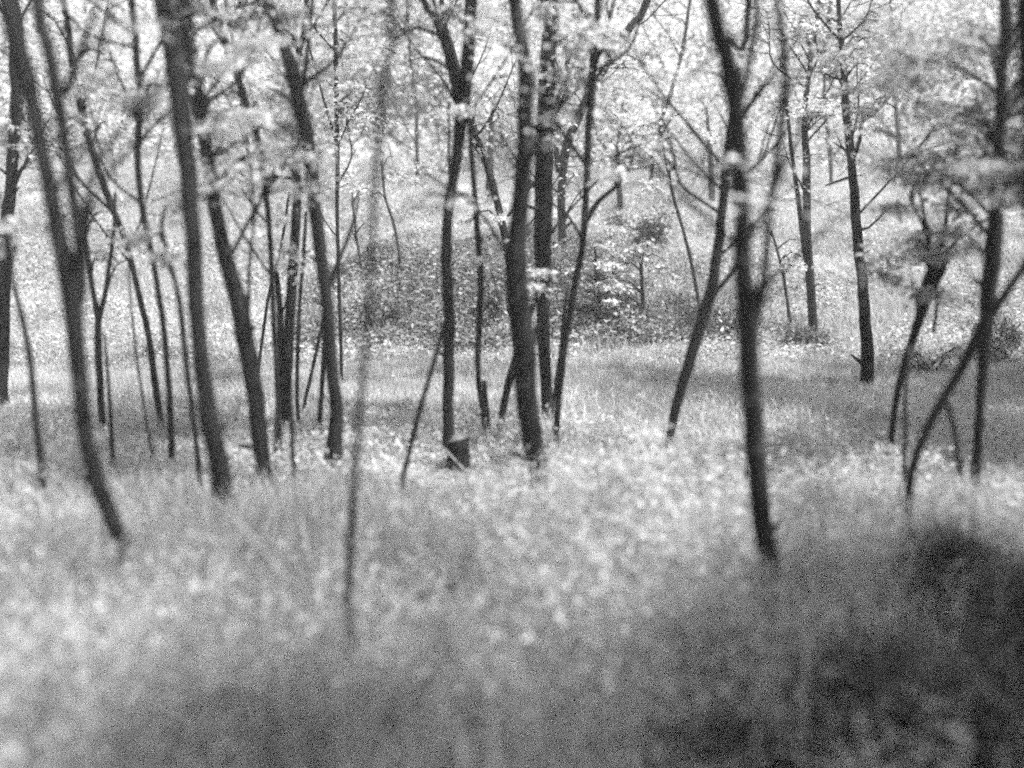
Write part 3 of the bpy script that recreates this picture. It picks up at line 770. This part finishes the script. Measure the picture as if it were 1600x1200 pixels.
gb = MB()
B = scatter(1.5, 6.9, 2500)
h = rng.uniform(.08, .32, len(B)) * (1 + .5 * vnoise(B, 1.1, 5)) * (1 - .5 * smooth(4.2, 5.4, B[:, 1])) * (1 - .85 * np.exp(-(((B[:, 0] + .3) / .35) ** 2 + ((B[:, 1] - 5.2) / .6) ** 2)))
gb.blades(B, np.concatenate([rng.normal(size=(len(B), 2)) * .07, -rng.uniform(0, .04, (len(B), 1))], 1), h, rng.uniform(.004, .009, len(B)), rng.uniform(0, 1, len(B)))
B = scatter(1.7, 4.3, 32)
gb.blades(B, np.concatenate([rng.normal(size=(len(B), 2)) * .12, -rng.uniform(0, .06, (len(B), 1))], 1), rng.uniform(.3, .55, len(B)), rng.uniform(.008, .016, len(B)), rng.uniform(.3, 1, len(B)))
B = scatter(6.0, 8.8, 5200, 1.2)
h = rng.uniform(.02, .07, len(B)) + .05 * (vnoise(B, 2.1, 6) > .35)
gb.blades(B, np.concatenate([rng.normal(size=(len(B), 2)) * .02, 0 * h[:, None]], 1), h, rng.uniform(.005, .010, len(B)), rng.uniform(0, 1, len(B)), True)
B = scatter(8.5, 17.0, 1500, 1.15)
B = B[rng.uniform(0, 1, len(B)) > .97 * mound_bare(B)]
h = rng.uniform(.05, .16, len(B)) * (1 + .6 * vnoise(B, 1.6, 7))
gb.blades(B, np.concatenate([rng.normal(size=(len(B), 2)) * .05, -.02 + 0 * h[:, None]], 1), h, rng.uniform(.009, .017, len(B)), rng.uniform(0, 1, len(B)), True)
o = gb.build('grass', M_GRASS, smooth_shade=False); o['kind'] = 'stuff'; o['label'] = 'pale grass on the path and slope'

# leafy ground cover on the bank
gc = MB()
B = scatter(8.4, 15.5, 1900, 1.15)
dn = vnoise(B, 1.9, 3) + .6 * vnoise(B, 4.1, 4)
B = B[(dn > -.15 + rng.normal(size=len(B)) * .25) & (rng.uniform(0, 1, len(B)) > .95 * mound_bare(B))]
ht = rng.uniform(0, 1, len(B)) ** 1.5 * (.16 + .14 * vnoise(B, 1.3, 8)).clip(.05, .5)
B[:, 2] += ht
d = rng.normal(size=B.shape) * [1, 1, .4]
S = rng.uniform(.022, .058, len(B))
gc.leaves(B, d, np.array([0, 0, 1.]) + rng.normal(size=B.shape) * .5, S, S * .55, rng.uniform(0, 1, len(B)))
o = gc.build('bank_undergrowth', M_WEED, smooth_shade=False); o['kind'] = 'stuff'; o['label'] = 'low leafy undergrowth on the rising bank'

# wooded hillside: rooted bushes and crowns that read as one mass
dl = MB()
B = scatter(8.5, 11.4, 5000, 1.0)
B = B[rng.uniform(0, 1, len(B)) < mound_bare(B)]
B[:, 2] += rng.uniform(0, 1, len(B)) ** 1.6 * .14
S = rng.uniform(.03, .07, len(B))
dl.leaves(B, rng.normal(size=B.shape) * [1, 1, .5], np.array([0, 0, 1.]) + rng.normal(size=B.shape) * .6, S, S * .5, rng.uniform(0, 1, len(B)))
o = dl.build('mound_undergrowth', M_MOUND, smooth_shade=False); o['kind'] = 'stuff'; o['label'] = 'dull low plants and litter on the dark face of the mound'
hl = MB(); hs = MB()
cnt = 0
while cnt < 150:
    y = rng.uniform(14.9, 30); x = rng.uniform(-.62 * y, .62 * y)
    gz = float(height(x, y))
    top = rng.uniform(1.2, 4.2) if y > 17 else rng.uniform(.8, 2.2)
    root = np.array([x, y, gz])
    for s in range(3):
        e = root + np.array([rng.normal() * .5, rng.normal() * .4, top * rng.uniform(.7, 1)])
        P, R = resample([root + [rng.normal() * .1, 0, -.1], (root + e) / 2 + rng.normal(size=3) * .12, e], [.028, .018, .006], .3)
        hs.tube(P, R, 5, cap=False)
    m = int(3400 * (top / 3) ** 1)
    K = 11
    cc = root + rng.normal(size=(K, 3)) * [.75, .6, 0] + np.stack([0 * np.arange(K), 0 * np.arange(K), rng.uniform(.03, 1.1, K) * top], -1)
    idx = rng.integers(0, K, m)
    c = cc[idx] + rng.normal(size=(m, 3)) * [.42, .36, .16]
    d = rng.normal(size=(m, 3)) * [1, 1, .4] - [0, 0, .3]
    S = rng.uniform(.052, .11, m)
    hl.leaves(c, d, np.array([0, -.15, 1.]) + rng.normal(size=(m, 3)) * .5, S, S * .6, (rng.uniform(0, .5, m) + rng.uniform(-.35, .5)).clip(-.4, 1))
    cnt += 1
B = scatter(15.0, 29, 170, 1.15)
B[:, 2] += rng.uniform(0, 1, len(B)) ** 1.5 * .35
S = rng.uniform(.07, .14, len(B))
hl.leaves(B, rng.normal(size=B.shape) * [1, 1, .5], np.array([0, -.2, 1.]) + rng.normal(size=B.shape) * .5, S, S * .6, rng.uniform(0, 1, len(B)))
o = hl.build('hillside_foliage', M_FAR, smooth_shade=False); o['kind'] = 'stuff'; o['label'] = 'bright mass of woodland foliage covering the far hillside'
o = hs.build('hillside_stems', M_BARK2); o['kind'] = 'stuff'; o['label'] = 'thin stems inside the far hillside foliage'

# ------------------------------------------------------------------ air: thin woodland haze
hz = MB()
x0, x1, y0, y1, z0, z1 = -520, 520, -310, 620, -3, float(height(0, 620)) + 12
V = np.array([(x, y, z) for z in (z0, z1) for y in (y0, y1) for x in (x0, x1)], float)
hz.add(V, [[0, 2, 3, 1], [4, 5, 7, 6], [0, 1, 5, 4], [2, 6, 7, 3], [0, 4, 6, 2], [1, 3, 7, 5]])
m, N, L, out = nodes_of('haze_air')
pv = N.new('ShaderNodeVolumePrincipled')
pv.inputs['Color'].default_value = (.95, .95, .95, 1)
pv.inputs['Density'].default_value = HAZE
pv.inputs['Anisotropy'].default_value = 0.2
L.new(pv.outputs[0], out.inputs['Volume'])
o = hz.build('haze', m, smooth_shade=False); o['kind'] = 'stuff'; o['label'] = 'thin bright haze in the woodland air'
